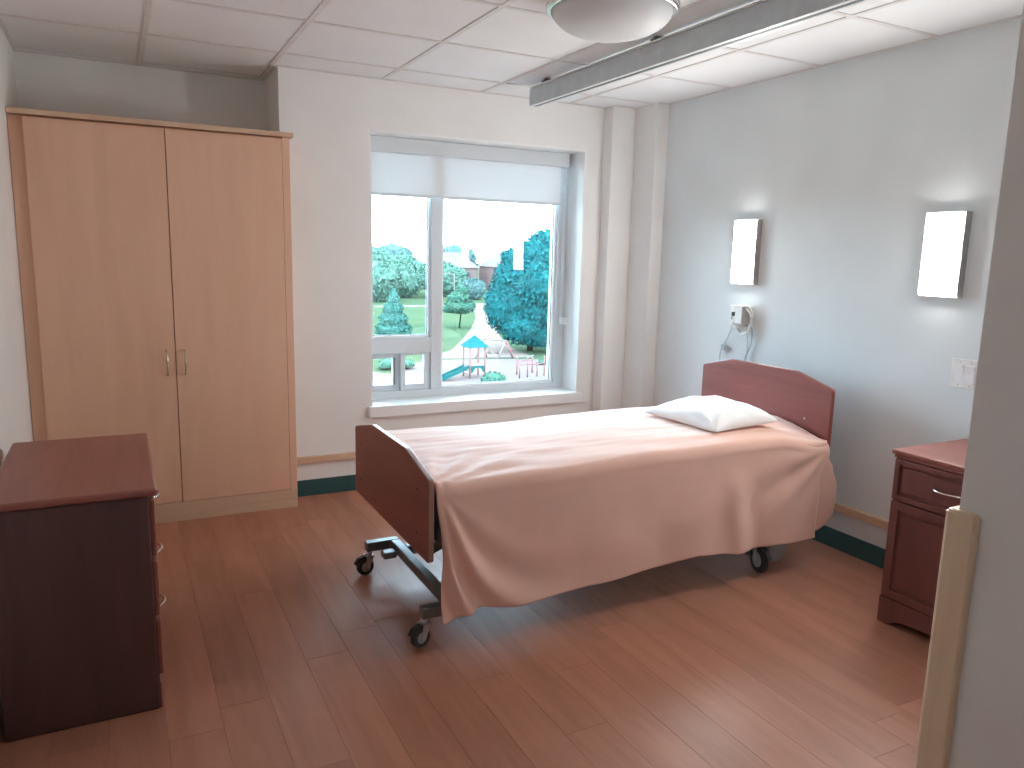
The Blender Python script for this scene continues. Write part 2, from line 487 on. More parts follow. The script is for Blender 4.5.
# ------------------------------------------------------------------ window
win = thing('window_1', ((WX0 + WX1) / 2, 0.2, WZ0), 'large white framed window with one big pane and a small slider', kind='structure')
L = 0.012
box('jamb_liner', (WX0 - L, WX0, 0.0005, 0.19, WZ0, WZ1 + L), 'white', win)
box('jamb_liner', (WX1, WX1 + L, 0.0005, 0.19, WZ0, WZ1 + L), 'white', win)
box('head_liner', (WX0, WX1, 0.0005, 0.19, WZ1, WZ1 + L), 'white', win)
sill_b = bmesh.new()
add_box(sill_b, WX0 - .028, WX1 + .026, -0.032, -0.0005, 0.440, WZ0, bev=0.004)
add_box(sill_b, WX0, WX1, -0.005, 0.19, WZ0 - .019, WZ0 - .0002)
obj('window_sill', sill_b, 'white', win)
F0, F1 = 0.19, 0.29
MX0, MX1 = -1.388, -1.315     # mullion
TZ0, TZ1 = 0.790, 0.888       # transom over the slider
GX1 = -0.478
frame = boxes('window_frame', [(WX0 - L, WX0 + .055, F0, F1, WZ0 - .02, WZ1 + L), (GX1, WX1 + L, F0, F1, WZ0 - .02, WZ1 + L),
              (WX0 + .055, GX1, F0, F1, 2.030, WZ1 + L), (WX0 + .055, GX1, F0, F1, WZ0 - .02, 0.552)], 'frame', win, bev=0.002)
box('mullion', (MX0, MX1, F0, F1, 0.552, 2.030), 'frame', win, bev=0.003)
box('transom', (WX0 + .055, MX0, F0, F1, TZ0, TZ1), 'frame', win, bev=0.003)
def beads(x0, x1, z0, z1, w=0.014):
    b = bmesh.new(); ya, yb = F0 + .022, F0 + .05
    add_box(b, x0, x0 + w, ya, yb, z0, z1); add_box(b, x1 - w, x1, ya, yb, z0, z1)
    add_box(b, x0 + w, x1 - w, ya, yb, z1 - w, z1); add_box(b, x0 + w, x1 - w, ya, yb, z0, z0 + w)
    obj('glazing_bead', b, 'bead', win)
    # thin dark gasket against the glass
    b = bmesh.new(); g = 0.004; ya, yb = F0 + .042, F0 + .0465
    x0 += w; x1 -= w; z0 += w; z1 -= w
    add_box(b, x0, x0 + g, ya, yb, z0, z1); add_box(b, x1 - g, x1, ya, yb, z0, z1)
    add_box(b, x0 + g, x1 - g, ya, yb, z1 - g, z1); add_box(b, x0 + g, x1 - g, ya, yb, z0, z0 + g)
    obj('gasket', b, 'gunmetal', win)
beads(MX1, GX1, 0.552, 2.030)
beads(WX0 + .055, MX0, TZ1, 2.030)
GY = F0 + .052
box('pane', (MX1, GX1, GY, GY + .004, 0.552, 2.030), 'glass', win)
box('pane', (WX0 + .055, MX0, GY, GY + .004, TZ1, 2.030), 'glass', win)
# slider sashes under the transom: the near sash stands forward of the far one
def sash(x0, x1, ya, yb, wl, wr, wb, wt):
    s = bmesh.new(); z0, z1 = 0.552, TZ0
    add_box(s, x0, x0 + wl, ya, yb, z0, z1, bev=.002); add_box(s, x1 - wr, x1, ya, yb, z0, z1, bev=.002)
    add_box(s, x0 + wl, x1 - wr, ya, yb, z0, z0 + wb, bev=.002); add_box(s, x0 + wl, x1 - wr, ya, yb, z1 - wt, z1, bev=.002)
    o = obj('slider_sash', s, 'frame', win)
    box('pane', (x0 + wl, x1 - wr, (ya + yb) / 2, (ya + yb) / 2 + .004, z0 + wb, z1 - wt), 'glass', o)
    return o
sash(-1.585, MX0, F0 + .015, F0 + .045, .030, .040, .040, .014)
sash(WX0 + .055, -1.560, F0 + .0455, F0 + .075, .02, .066, .036, .034)
box('slider_seal', (-1.622, -1.612, F0 + .044, F0 + .050, 0.588, TZ0 - .03), 'gunmetal', win)

# roller blind hanging in the reveal
blind = thing('roller_blind', (-1.12, 0.15, 1.75), 'white roller blind drawn a little way down over the window', 'blind')
box('cassette', (WX0 + .006, -0.440, 0.128, 0.186, 1.998, 2.0865), 'frame', blind, bev=0.006)
box('blind_fabric', (WX0 + .012, -0.487, 0.160, 0.1612, 1.765, 2.004), 'blind', blind)
box('bottom_bar', (WX0 + .010, -0.485, 0.154, 0.167, 1.749, 1.766), 'frame', blind, bev=0.003)
cp = [(-0.452, 0.150, 2.0), (-0.452, 0.150, 0.98)]
tube('chain', [(-0.452, 0.150, 2.0 - 1.0 * k / 12) for k in range(13)], 0.0022, 'bead', blind, 6)
tube('chain', [(-0.452, 0.170, 2.0 - 1.0 * k / 12) for k in range(13)], 0.0022, 'bead', blind, 6)
box('chain_tensioner', (-0.4535 + .001, -0.4065, 0.142, 0.178, 0.955, 1.002), 'bead', blind, bev=0.004)

# ------------------------------------------------------------------ wardrobe
wd = thing('wardrobe', ((XL + AX) / 2, 0.1, 0), 'tall light maple two-door wardrobe standing in the alcove', 'wardrobe')
WY = -0.174
wx0, wx1 = -3.492, -2.342
boxes('body', [(wx0, wx1, -0.150, AY - .004, 0.0, 1.988), (-2.356, -2.318, WY, -0.004, 0.10, 1.988)], 'maple', wd, bev=0.001)
prism('top_panel', [(XL + .002, WY - .018), (-2.300, WY - .018), (-2.300, -0.004), (-2.342, -0.004), (-2.342, AY - .004), (XL + .002, AY - .004)], 2, 1.9895, 2.012, 'maple_x', wd, bev=0.001)
box('filler_strip', (XL + .002, wx0 - .001, -0.150, -0.10, 0.0, 1.988), 'maple', wd)
gapx = -2.909
for (a, b) in ((wx0 + .001, gapx - .0022), (gapx + .0022, -2.3575)):
    d = box('door', (a, b, WY, -0.1505, 0.105, 1.981), 'maple', wd, bev=0.0015)
    hx = -2.950 if a < -3 else -2.866
    hb = bmesh.new()
    add_tube(hb, [(hx, WY + .0005, .903), (hx, WY - .024, .903), (hx, WY - .029, .897), (hx, WY - .029, .787), (hx, WY - .024, .781), (hx, WY + .0005, .781)], 0.0048, 8)
    bmesh.ops.recalc_face_normals(hb, faces=hb.faces)
    obj('handle', hb, 'nickel', d, smooth=True)
box('plinth', (wx0, -2.318, WY, -0.1505, 0.0, 0.1025), 'maple_x', wd, bev=0.001)

# ------------------------------------------------------------------ dresser at the left
dr = thing('dresser', (-3.31, -1.57, 0), 'dark mahogany dresser with chrome pulls against the left wall', 'dresser')
dx0, dx1, dy0, dy1 = -3.515, -3.106, -1.944, -1.19
box('body', (dx0, dx1, dy0, dy1, 0.0, 0.689), 'mahog_shade', dr, bev=0.006)
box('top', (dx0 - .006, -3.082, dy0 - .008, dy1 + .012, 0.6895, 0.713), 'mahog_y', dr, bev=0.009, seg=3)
for zc in (0.578, 0.383, 0.188):
    d = box('drawer', (dx1 + .0005, -3.090, dy0 + .03, dy1 - .03, zc - .088, zc + .088), 'mahog_y', dr, bev=0.004)
    yc = -1.57
    pts = []
    for k in range(11):
        t = k / 10; yy = yc - .055 + .11 * t
        pts.append((-3.0895 + .024 * math.sin(math.pi * t) ** 0.6, yy, zc + .006))
    tube('drawer_pull', pts, [.0035 + .0025 * math.sin(math.pi * k / 10) for k in range(11)], 'chrome', d, 8)
box('plinth', (dx1 + .0005, -3.098, dy0 + .005, dy1 - .005, 0.0, 0.085), 'mahog_y', dr, bev=0.004)

# ------------------------------------------------------------------ nightstand at the right
ns = thing('nightstand', (-0.25, -2.70, 0), 'mahogany nightstand with one drawer and a door beside the bed head', 'nightstand')
nx, ny0, ny1 = -0.470, -2.935, -2.478
nb = -0.040
# body with an arched cut-out at the foot of the front
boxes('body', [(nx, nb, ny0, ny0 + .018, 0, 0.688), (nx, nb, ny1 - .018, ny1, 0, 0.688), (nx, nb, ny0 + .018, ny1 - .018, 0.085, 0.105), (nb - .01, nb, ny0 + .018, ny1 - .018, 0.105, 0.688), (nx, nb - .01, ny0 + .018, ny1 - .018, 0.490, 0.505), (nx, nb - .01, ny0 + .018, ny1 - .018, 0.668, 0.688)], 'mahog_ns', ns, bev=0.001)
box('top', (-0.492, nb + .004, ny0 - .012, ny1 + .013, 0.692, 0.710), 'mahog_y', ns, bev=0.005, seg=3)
box('moulding', (-0.483, nb, ny0 - .004, ny1 + .005, 0.678, 0.6915), 'mahog_y', ns, bev=0.003)
def framed_panel(name, y0, y1, z0, z1, fw, lip):
    f = bmesh.new()
    add_box(f, -0.487, nx - .0005, y0, y0 + fw, z0, z1, bev=.002); add_box(f, -0.487, nx - .0005, y1 - fw, y1, z0, z1, bev=.002)
    add_box(f, -0.487, nx - .0005, y0 + fw, y1 - fw, z0, z0 + fw, bev=.002); add_box(f, -0.487, nx - .0005, y0 + fw, y1 - fw, z1 - fw, z1, bev=.002)
    o = obj(name, f, 'mahog_ns', ns)
    box('inset_panel', (-0.478, nx - .0005, y0 + fw, y1 - fw, z0 + fw, z1 - fw), 'mahog_ns', o, bev=0.002)
    b = bmesh.new()
    add_box(b, -0.4835, -0.4785, y0 + fw + lip, y1 - fw - lip, z0 + fw + lip, z1 - fw - lip, bev=.004)
    obj('raised_field', b, 'mahog_ns', o)
    return o
dw = framed_panel('drawer', ny0 + .004, ny1 - .004, 0.512, 0.676, 0.022, 0.012)
pts = []
for k in range(13):
    t = k / 12; yy = -2.648 - .112 * t
    pts.append((-0.4845 - .026 * math.sin(math.pi * t) ** 0.55, yy, 0.598))
tube('drawer_pull', pts, [.0055 - .002 * math.sin(math.pi * k / 12) for k in range(13)], 'chrome', dw, 8)
framed_panel('door', ny0 + .004, ny1 - .004, 0.112, 0.506, 0.034, 0.014)
arch = [(ny0, 0.0), (ny0, 0.108), (ny1, 0.108), (ny1, 0.0), (ny1 - .045, 0.0)]
for k in range(0, 13):
    t = k / 12; arch.append((ny1 - .06 - (ny1 - ny0 - .12) * t, 0.012 + 0.026 * math.sin(math.pi * t) ** 0.45 if 0 < k < 12 else 0.010))
arch.append((ny0 + .045, 0.0))
prism('skirt', arch, 0, -0.487, nx - .0005, 'mahog_ns', ns)

# ------------------------------------------------------------------ bed
bed = thing('hospital_bed', (-1.2, -1.51, 0), 'adjustable hospital bed on casters with cherry wood end boards', 'bed')
YC = -1.51
# end boards: flat top, sloping shoulders
def rounded(pts, r, n=4):
    out = []
    for k in range(len(pts)):
        p = Vector(pts[k]); a = Vector(pts[k - 1]); b = Vector(pts[(k + 1) % len(pts)])
        da = (a - p).normalized(); db = (b - p).normalized()
        for m in range(n + 1):
            t = m / n
            q = (p + da * r) * (1 - t) ** 2 + p * 2 * t * (1 - t) + (p + db * r) * t * t
            out.append((q.x, q.y))
    return out
def end_board(name, x0, x1, yc, hw, hk, z0, zs, zt, r=0.016, edge='board_edge'):
    pts = rounded([(yc - hw, z0), (yc - hw, zs), (yc - hk, zt), (yc + hk, zt), (yc + hw, zs), (yc + hw, z0)], r)
    ca, cz = yc, (z0 + zt) / 2
    bm = bmesh.new(); rings = []
    for (x, ins) in ((x0, .0035), (x0 + .0012, .0012), (x0 + .0035, 0), (x1 - .0035, 0), (x1 - .0012, .0012), (x1, .0035)):
        ring = []
        n = len(pts)
        for k in range(n):
            p = Vector(pts[k]); t = (Vector(pts[(k + 1) % n]) - Vector(pts[k - 1])).normalized()
            nrm = Vector((-t.y, t.x))
            if nrm.dot(Vector((ca, cz)) - p) < 0: nrm = -nrm
            p = p + nrm * ins
            ring.append(bm.verts.new((x, p.x, p.y)))
        rings.append(ring)
    for A, B in zip(rings, rings[1:]):
        for k in range(len(A)):
            f = bm.faces.new((A[k], A[(k + 1) % len(A)], B[(k + 1) % len(A)], B[k])); f.material_index = 1
    bm.faces.new(rings[0]); bm.faces.new(rings[-1][::-1])
    bmesh.ops.recalc_face_normals(bm, faces=bm.faces)
    return obj(name, bm, ['board', edge], bed)
fb = end_board('footboard', -2.235, -2.213, -1.522, 0.4605, 0.208, 0.342, 0.646, 0.704)
hb = end_board('headboard', -0.222, -0.200, -1.492, 0.447, 0.222, 0.548, 0.837, 0.894, edge='board')
for (o, x, ys, zs, sgn) in ((hb, -0.2225, (-1.163, -1.793), (0.673,), -1), (fb, -2.2355, (-1.15, -1.87), (0.42, 0.585), -1)):
    for yy in ys:
        for zz in zs:
            lathe('bolt', [(0.0045, 0.0), (0.006, -0.002), (0.0045, -0.005)] if o is hb else [(0.004, 0.0), (0.005, -0.001), (0.004, -0.002)], (x, yy, zz), 'nickel' if o is hb else 'black', o, axis='x', seg=12)
# deck
boxes('deck_frame', [(-2.19, -0.24, -1.945, -1.905, 0.405, 0.445), (-2.19, -0.24, -1.115, -1.075, 0.405, 0.445)] + [(x - .02, x + .02, -1.905, -1.115, 0.410, 0.445) for x in (-2.17, -1.75, -1.3, -0.85, -0.45, -0.26)], 'gunmetal', bed, bev=.002)
box('deck_panel', (-2.19, -0.24, -1.95, -1.07, 0.4455, 0.455), 'gunmetal', bed, bev=.003)
# board brackets
for yy in (-1.83, -1.26):
    box('board_bracket', (-2.2125, -2.19, yy, yy + .05, 0.36, 0.46), 'gunmetal', bed)
    boxes('board_bracket', [(-0.232, -0.2225, yy + .02, yy + .07, 0.405, 0.56), (-0.2225, -0.195, yy + .02, yy + .07, 0.50, 0.547)], 'gunmetal', bed)
# base frame
boxes('base_frame', [(-2.125, -2.085, -1.90, -1.20, 0.108, 0.148), (-2.235, -2.0855, -1.235, -1.195, 0.108, 0.150), (-2.235, -2.0855, -1.930, -1.890, 0.108, 0.150),
                     (-2.0845, -0.50, -1.335, -1.295, 0.108, 0.148), (-2.0845, -0.50, -1.775, -1.735, 0.108, 0.148), (-0.60, -0.56, -1.93, -1.19, 0.135, 0.165)], 'gunmetal', bed, bev=.004)
box('foot_pedal', (-2.185, -2.126, -1.325, -1.275, 0.098, 0.128), 'gunmetal', bed, bev=.006)
# lifting legs
def leg(xa, za, xb, zb, y):
    bm = bmesh.new()
    d = Vector((xb - xa, 0, zb - za)).normalized(); nrm = Vector((-d.z, 0, d.x)) * 0.022
    add_prism(bm, [(xa - nrm.x, za - nrm.z), (xb - nrm.x, zb - nrm.z), (xb + nrm.x, zb + nrm.z), (xa + nrm.x, za + nrm.z)], 1, y - .016, y + .016)
    obj('lifting_leg', bm, 'gunmetal', bed)
for y in (-1.38, -1.69):
    leg(-2.02, 0.13, -1.35, 0.41, y); leg(-0.62, 0.14, -1.20, 0.41, y)
boxes('actuator', [(-1.45, -1.0, -1.57, -1.47, 0.24, 0.33)], 'black', bed, bev=.01)
# casters
def caster(x, y, r, w, zt, ang, parent=bed, ring=False):
    """swivel caster with its wheel axle along a direction turned by ang"""
    root = lathe('caster', [(0.008, 0), (0.016, 0.002), (0.016, 0.012), (0.010, 0.014), (0.010, zt - 2 * r - .012)], (x, y, 2 * r + .012), 'steel', parent, seg=16)
    ca, sa = math.cos(ang), math.sin(ang)
    off = Vector((-ca * 0.018, -sa * 0.018, 0))
    R = Matrix.Rotation(ang, 4, 'Z')
    def place(bm):
        bmesh.ops.transform(bm, matrix=Matrix.Translation(Vector((x, y, r)) + off) @ R, verts=bm.verts)
    b = bmesh.new()
    add_lathe(b, [(r * .55, -w / 2), (r * .9, -w / 2), (r, -w * .3), (r, w * .3), (r * .9, w / 2), (r * .55, w / 2)], (0, 0, 0), axis='y', seg=28)
    place(b); wh = obj('wheel', b, 'black', root, smooth=False)
    b = bmesh.new(); add_lathe(b, [(r * .50, -w / 2 - .003), (r * .62, -w / 2 + .002), (r * .62, w / 2 - .002), (r * .50, w / 2 + .003)], (0, 0, 0), axis='y', seg=20)
    place(b); obj('hub', b, 'hub', wh)
    b = bmesh.new()
    for s in (-1, 1):
        pts = [(0.012, r * .2), (-0.012, r * .1), (-0.010, -r * .1), (0.010, -r * .1), (0.036, r + .008), (0.030, r + .014), (0.0, r + .014)]
        ya = s * (w / 2 + .004)
        add_prism(b, [(-.008, -.006), (.010, -.006), (.034, r + .006), (.030, r + .013), (0.002, r + .013)], 1, ya, ya + s * .004)
    add_box(b, .002, .034, -w / 2 - .008, w / 2 + .008, r + .008, r + .0135)
    place(b); obj('fork', b, 'steel', root)
    b = bmesh.new(); add_prism(b, [(-r * .95, r * .62), (-r * 1.25, r * .42), (-r * 1.32, r * .52), (-r * .9, r + .004), (-.004, r + .012), (-.002, r + .004)], 1, -w * .35, w * .35)
    place(b); obj('brake_pedal', b, 'black', root)
    return root
caster(-2.222, -1.912, 0.039, 0.026, 0.115, math.radians(18))
caster(-2.222, -1.216, 0.039, 0.026, 0.115, math.radians(10))
caster(-0.580, -1.905, 0.062, 0.026, 0.165, math.radians(78))
caster(-0.580, -1.215, 0.062, 0.026, 0.165, math.radians(70))
# transport wheel pair further in under the head
lathe('drive_wheel', [(0.030, -.014), (0.052, -.014), (0.058, -.008), (0.058, .008), (0.052, .014), (0.030, .014)], (-0.415, -1.86, 0.058), 'hub', bed, axis='y', seg=28, smooth=False)
boxes('wheel_arm', [(-0.56, -0.40, -1.842, -1.832, 0.05, 0.068), (-0.575, -0.545, -1.846, -1.826, 0.05, 0.136)], 'gunmetal', bed)

# ------------------------------------------------------------------ mattress, sheet, pillow
bm = bmesh.new(); add_box(bm, -2.192, -0.238, -1.945, -1.075, 0.456, 0.580, bev=0.04, seg=4)
tag(obj('mattress', bm, 'mattress', smooth=True), 'bed mattress hidden under the peach sheet', 'mattress')

HEM = [(-2.19, .112), (-2.15, .108), (-2.10, .122), (-2.05, .142), (-1.97, .128), (-1.86, .122), (-1.50, .137), (-1.2, .157), (-.99, .172), (-.86, .160), (-.73, .150), (-.5, .150), (-.30, .145)]
def sheet_top(x, y):
    z = lerp_table([(-2.20, .630), (-2.05, .625), (-1.7, .632), (-1.2, .650), (-.7, .656), (-.24, .650)], x)
    e = abs(y - YC) / 0.45
    z -= 0.010 * smoothstep(0.6, 1.0, e)
    z -= 0.020 * smoothstep(-.05, 0.42, y - YC) * smoothstep(-2.1, -1.5, x)
    # the sheet sinks towards the near corner at the head
    z -= 0.048 * smoothstep(-.56, -.24, x) * smoothstep(.10, .46, YC - y)
    # wrinkles running mostly along the bed and fanning from the foot corner
    w = noise.noise(Vector((x * 2.2, y * 10.0 + x * 2.5, 1.7))) * .0050 + noise.noise(Vector((x * 5.0 + y * 3, y * 26.0, 4.1))) * .0032
    fx, fy = x + 2.2, YC - .45 - y
    th = math.atan2(-fy, fx + .02); rr = math.hypot(fx, fy)
    w += .0045 * math.sin(th * 17) * math.exp(-((rr - .25) / .28) ** 2)
    z += w * (1 - 0.3 * smoothstep(.8, 1, e))
    return z
def sheet_mesh():
    bm = bmesh.new()
    NX, XA, XB = 250, -2.199, -0.236
    SIDE_A, SIDE_B = -2.180, -0.300
    nf, nt_, nc, nd = 14, 56, 8, 56
    YN, YF, RC = -1.968, -1.052, 0.045
    rows_ = []
    for i in range(NX + 1):
        u = i / NX; x = XA + (XB - XA) * u
        col = []
        # far side drop
        zt_f = sheet_top(x, YF - RC)
        for k in range(nf):
            t = 1 - k / nf
            col.append(Vector((x, YF + .008 * math.sin(x * 14) * t, zt_f - RC - t * (zt_f - RC - .30))))
        for k in range(nc):
            a = math.pi / 2 * k / nc
            col.append(Vector((x, YF - RC + RC * math.cos(a), zt_f - RC + RC * math.sin(a))))
        for k in range(nt_ + 1):
            y = (YF - RC) + ((YN + RC) - (YF - RC)) * k / nt_
            col.append(Vector((x, y, sheet_top(x, y))))
        zt = sheet_top(x, YN + RC)
        for k in range(1, nc + 1):
            a = math.pi / 2 * k / nc
            col.append(Vector((x, YN + RC - RC * math.sin(a), zt - RC + RC * math.cos(a))))
        hz = lerp_table(HEM, x)
        z_s = zt - RC
        for k in range(1, nd + 1):
            t = k / nd
            xs = x + (SIDE_A - .004 * math.sin(t * 9) + (SIDE_B - SIDE_A) * u - x) * smoothstep(0, .3, t)
            z = z_s + (hz - z_s) * t
            drop = (z_s - z)
            # flare and folds
            off = 0.012 * t
            dx = xs + 2.20; dz = drop + 0.03
            rad = math.hypot(dx, dz); th = math.atan2(dx, dz)          # fan about the foot corner
            env = smoothstep(0.03, 0.32, rad) * math.exp(-dx * 2.0)
            thw = th + 0.22 * math.sin(rad * 4.2 + .5) - .1
            near = math.exp(-((thw - .15) / .36) ** 2); wide = math.exp(-((thw - .62) / .32) ** 2)
            off += env * smoothstep(-.01, .05, dx) * near * 0.026 * (math.cos(thw * 24 - .9) + .4) + env * wide * .021 * (math.cos(thw * 13.5 - 1.0) + .2)
            # soft upright folds further along
            for (xc, wd_, am, ph) in ((-1.42, .16, .010, 0.10), (-1.05, .10, .010, .14), (-.80, .055, .020, .16), (-.68, .045, -.012, .13), (-.52, .10, .010, .1)):
                xx = xs - xc - (0.25 * (t - .6)) * ph
                off += am * math.exp(-(xx / wd_) ** 2) * smoothstep(.05, .75, t)
            # swags from the head corner
            dx2 = -0.22 - xs; rad2 = math.hypot(dx2, dz); th2 = math.atan2(dx2, dz)
            env2 = smoothstep(.05, .25, rad2) * math.exp(-((th2 - 1.0) / .45) ** 2) * math.exp(-dx2 * 1.4)
            off += env2 * .010 * math.cos(th2 * 15)
            off += (noise.noise(Vector((xs * 3.2, z * 2.2, .3))) * .010 + noise.noise(Vector((xs * 9, z * 4, 7.3))) * .003) * smoothstep(0, .4, t)
            col.append(Vector((xs, YN - max(off, -.004), z)))
        rows_.append([bm.verts.new(p) for p in col])
    n = len(rows_[0])
    for i in range(NX):
        for k in range(n - 1):
            bm.faces.new((rows_[i][k], rows_[i][k + 1], rows_[i + 1][k + 1], rows_[i + 1][k]))
    # corner of the sheet wrapped round the head end, hanging behind the side drop
    XR = [(.17, -.178), (.22, -.152), (.30, -.140), (.37, -.142), (.46, -.178), (.52, -.214), (.56, -.236)]
    g = []
    for j in range(29):
        z = .168 + (.600 - .168) * j / 28
        xr = lerp_table(XR, z)
        row = []
        for k in range(25):
            s = k / 24
            # plan path: along the side, round the corner, back along the head end
            if s < .6:
                t = s / .6; x = -.40 + (xr - .02 + .40) * t; y = -1.956 - .006 * math.sin(t * 3)
            else:
                t = (s - .6) / .4; a = t * math.pi / 2
                x = xr - .02 + .02 * math.sin(a); y = -1.956 + .02 * (1 - math.cos(a)) + max(0, t - .5) * .12
            zz = z
            if j < 4: zz = z + (4 - j) * .010 * smoothstep(.35, .75, s)
            row.append(bm.verts.new(Vector((x, y, zz))))
        g.append(row)
    for j in range(28):
        for k in range(24):
            bm.faces.new((g[j][k], g[j][k + 1], g[j + 1][k + 1], g[j + 1][k]))
    bmesh.ops.recalc_face_normals(bm, faces=bm.faces)
    return bm
sh = obj('bed_sheet', sheet_mesh(), 'sheet', smooth=True)
tag(sh, 'peach cotton sheet draped over the bed', 'sheet')
sd = sh.modifiers.new('thickness', 'SOLIDIFY'); sd.thickness = 0.0025; sd.offset = 0

def pillow_mesh():
    bm = bmesh.new(); n = 44
    hx, hy, th = 0.205, 0.248, 0.064
    grid = {}
    def top(a, b):
        e = max(0.0, (1 - abs(a) ** 2.6)) ** .45 * max(0.0, (1 - abs(b) ** 2.6)) ** .45
        return e
    for s in (1, -1):
        for i in range(n + 1):
            for j in range(n + 1):
                a = -1 + 2 * i / n; b = -1 + 2 * j / n
                edge = i in (0, n) or j in (0, n)
                if s == -1 and edge: grid[(s, i, j)] = grid[(1, i, j)]; continue
                pin = 1 - .075 * (1 - abs(a) ** 2) * abs(b) ** 4 - .0
                pin2 = 1 - .075 * (1 - abs(b) ** 2) * abs(a) ** 4
                x = hx * a * pin2; y = hy * b * pin
                z = top(a, b)
                if s == 1:
                    cr = noise.noise(Vector((x * 9, y * 9, 2.2))) * .010 + noise.noise(Vector((x * 26 + y * 10, y * 20, 5.2))) * .0055
                    # folds gathering to the near foot-side corner
                    ang = math.atan2(b + 1.05, a + 1.05); rr = math.hypot(a + 1.05, b + 1.05)
                    cr += .012 * math.sin(ang * 13) * math.exp(-((rr - .5) / .45) ** 2)
                    z = z * (th * 1.18 * (1 + .22 * a)) + cr * z
                else:
                    z = -z * th * .22
                grid[(s, i, j)] = bm.verts.new(Vector((x, y, z)))
    for s in (1, -1):
        for i in range(n):
            for j in range(n):
                q = [grid[(s, i, j)], grid[(s, i + 1, j)], grid[(s, i + 1, j + 1)], grid[(s, i, j + 1)]]
                bm.faces.new(q if s == 1 else q[::-1])
    Mx = Matrix.Translation(Vector((-.652, -1.600, .676))) @ Matrix.Rotation(math.radians(3), 4, 'Z') @ Matrix.Rotation(math.radians(-2), 4, 'Y')
    bmesh.ops.transform(bm, matrix=Mx, verts=bm.verts)
    return bm
tag(obj('pillow', pillow_mesh(), 'pillow', smooth=True), 'plump white pillow lying at the head of the bed', 'pillow')

# ------------------------------------------------------------------ wall lamps
def sconce(yc, w, label):
    t = thing('wall_sconce', (-0.02, yc, 1.465), label, 'wall lamp', 'lit wall lamps over the bed')
    z0, z1 = 1.287, 1.643
    box('back_plate', (-0.016, -0.0005, yc - w / 2, yc + w / 2, z0 + .004, z1 - .004), 'grey_nickel', t, bev=.002)
    box('side_rail', (-0.040, -0.0165, yc - w / 2, yc - w / 2 + .006, z0 + .004, z1 - .004), 'grey_nickel', t)
    box('side_rail', (-0.040, -0.0165, yc + w / 2 - .006, yc + w / 2, z0 + .004, z1 - .004), 'grey_nickel', t)
    box('end_cap', (-0.037, -0.0005, yc - w / 2, yc + w / 2, z1 - .0035, z1), 'grey_nickel', t)
    box('end_cap', (-0.037, -0.0005, yc - w / 2, yc + w / 2, z0, z0 + .0035), 'grey_nickel', t)
    box('diffuser', (-0.046, -0.0170, yc - w / 2 + .0065, yc + w / 2 - .0065, z0 + .006, z1 - .006), 'lit', t, bev=.006, seg=3)
    return t
sconce(-1.107, 0.176, 'lit rectangular wall lamp above the headboard nearer the window')
sconce(-2.270, 0.180, 'lit rectangular wall lamp above the light switch near the right edge')

# ------------------------------------------------------------------ ceiling light and lift rail
LC = (-1.452, -1.815)
cl = thing('ceiling_light', (LC[0], LC[1], H), 'round frosted dome ceiling light with chrome rim', 'ceiling light')
lathe('rim', [(0.215, -.001), (0.238, -.001), (0.246, -.012), (0.248, -.026), (0.241, -.031), (0.247, -.036), (0.247, -.045), (0.238, -.052), (0.226, -.050), (0.224, -.030)], (LC[0], LC[1], H), 'chrome', cl, seg=64)
dp = [(0.2235 * math.cos(a), -.047 - .092 * math.sin(a)) for a in [math.pi / 2 * k / 16 for k in range(16)]] + [(0.004, -.139)]
lathe('dome', [(0.2235, -.020)] + dp, (LC[0], LC[1], H), 'dome', cl, seg=64)

rl = thing('lift_rail', (-1.0, -2.9, H), 'grey aluminium patient lift rail under the ceiling', 'lift rail')
RX, RY0, RY1 = -1.020, PY + .05, -0.375
box('rail', (RX, RX + .052, RY0, RY1, 2.252, 2.344), 'alu', rl, bev=.003)
box('top_flange', (RX - .004, RX + .056, RY0, RY1 - .006, 2.3445, 2.352), 'alu_light', rl)
boxes('running_slot', [(RX + .016, RX + .036, RY0 + .01, RY1 - .012, 2.2495, 2.2515)], 'alu_dark', rl)
boxes('lip', [(RX - .003, RX + .0145, RY0 + .002, RY1 - .002, 2.2485, 2.2518), (RX + .0375, RX + .055, RY0 + .002, RY1 - .002, 2.2485, 2.2518)], 'alu_light', rl)
bm = bmesh.new(); add_box(bm, RX - .002, RX + .054, RY1 + .0005, RY1 + .007, 2.250, 2.346, bev=.003)
ec = obj('end_cap', bm, 'alu', rl)
for zz in (2.275, 2.318):
    lathe('screw', [(.004, 0), (.004, .003)], (RX + .026, RY1 + .0072, zz), 'alu_dark', ec, axis='y', seg=10)
for yy in (-0.53, -1.50, -2.48, -3.2):
    boxes('hanger', [(RX - .006, RX + .058, yy - .018, yy + .018, 2.3525, 2.3595), (RX + .006, RX + .046, yy - .012, yy + .012, 2.3597, 2.3695)], 'alu_dark', rl)

# ------------------------------------------------------------------ nurse call station and switch
cs = thing('call_station', (-0.02, -1.09, 1.10), 'white nurse call unit with hanging cords above the headboard', 'call unit')
box('wall_plate', (-0.010, -0.0005, -1.165, -1.005, 1.035, 1.165), 'plastic', cs, bev=.003)
hs = bmesh.new(); add_box(hs, -0.066, -0.0105, -1.166, -1.096, 1.058, 1.172, bev=.010, seg=3)
hsn = obj('handset_cradle', hs, 'grey_plastic', cs)
box('label_strip', (-0.0675, -0.0662, -1.156, -1.106, 1.072, 1.162), 'plastic', hsn)
pl = box('plug', (-0.034, -0.0105, -1.062, -1.040, 1.105, 1.128), 'black', cs, bev=.003)
box('plug', (-0.040, -0.0105, -1.066, -1.038, 1.052, 1.078), 'plastic', cs, bev=.005)
box('button', (-0.016, -0.0105, -1.028, -1.016, 1.085, 1.100), 'cord', cs, bev=.002)
lp = []
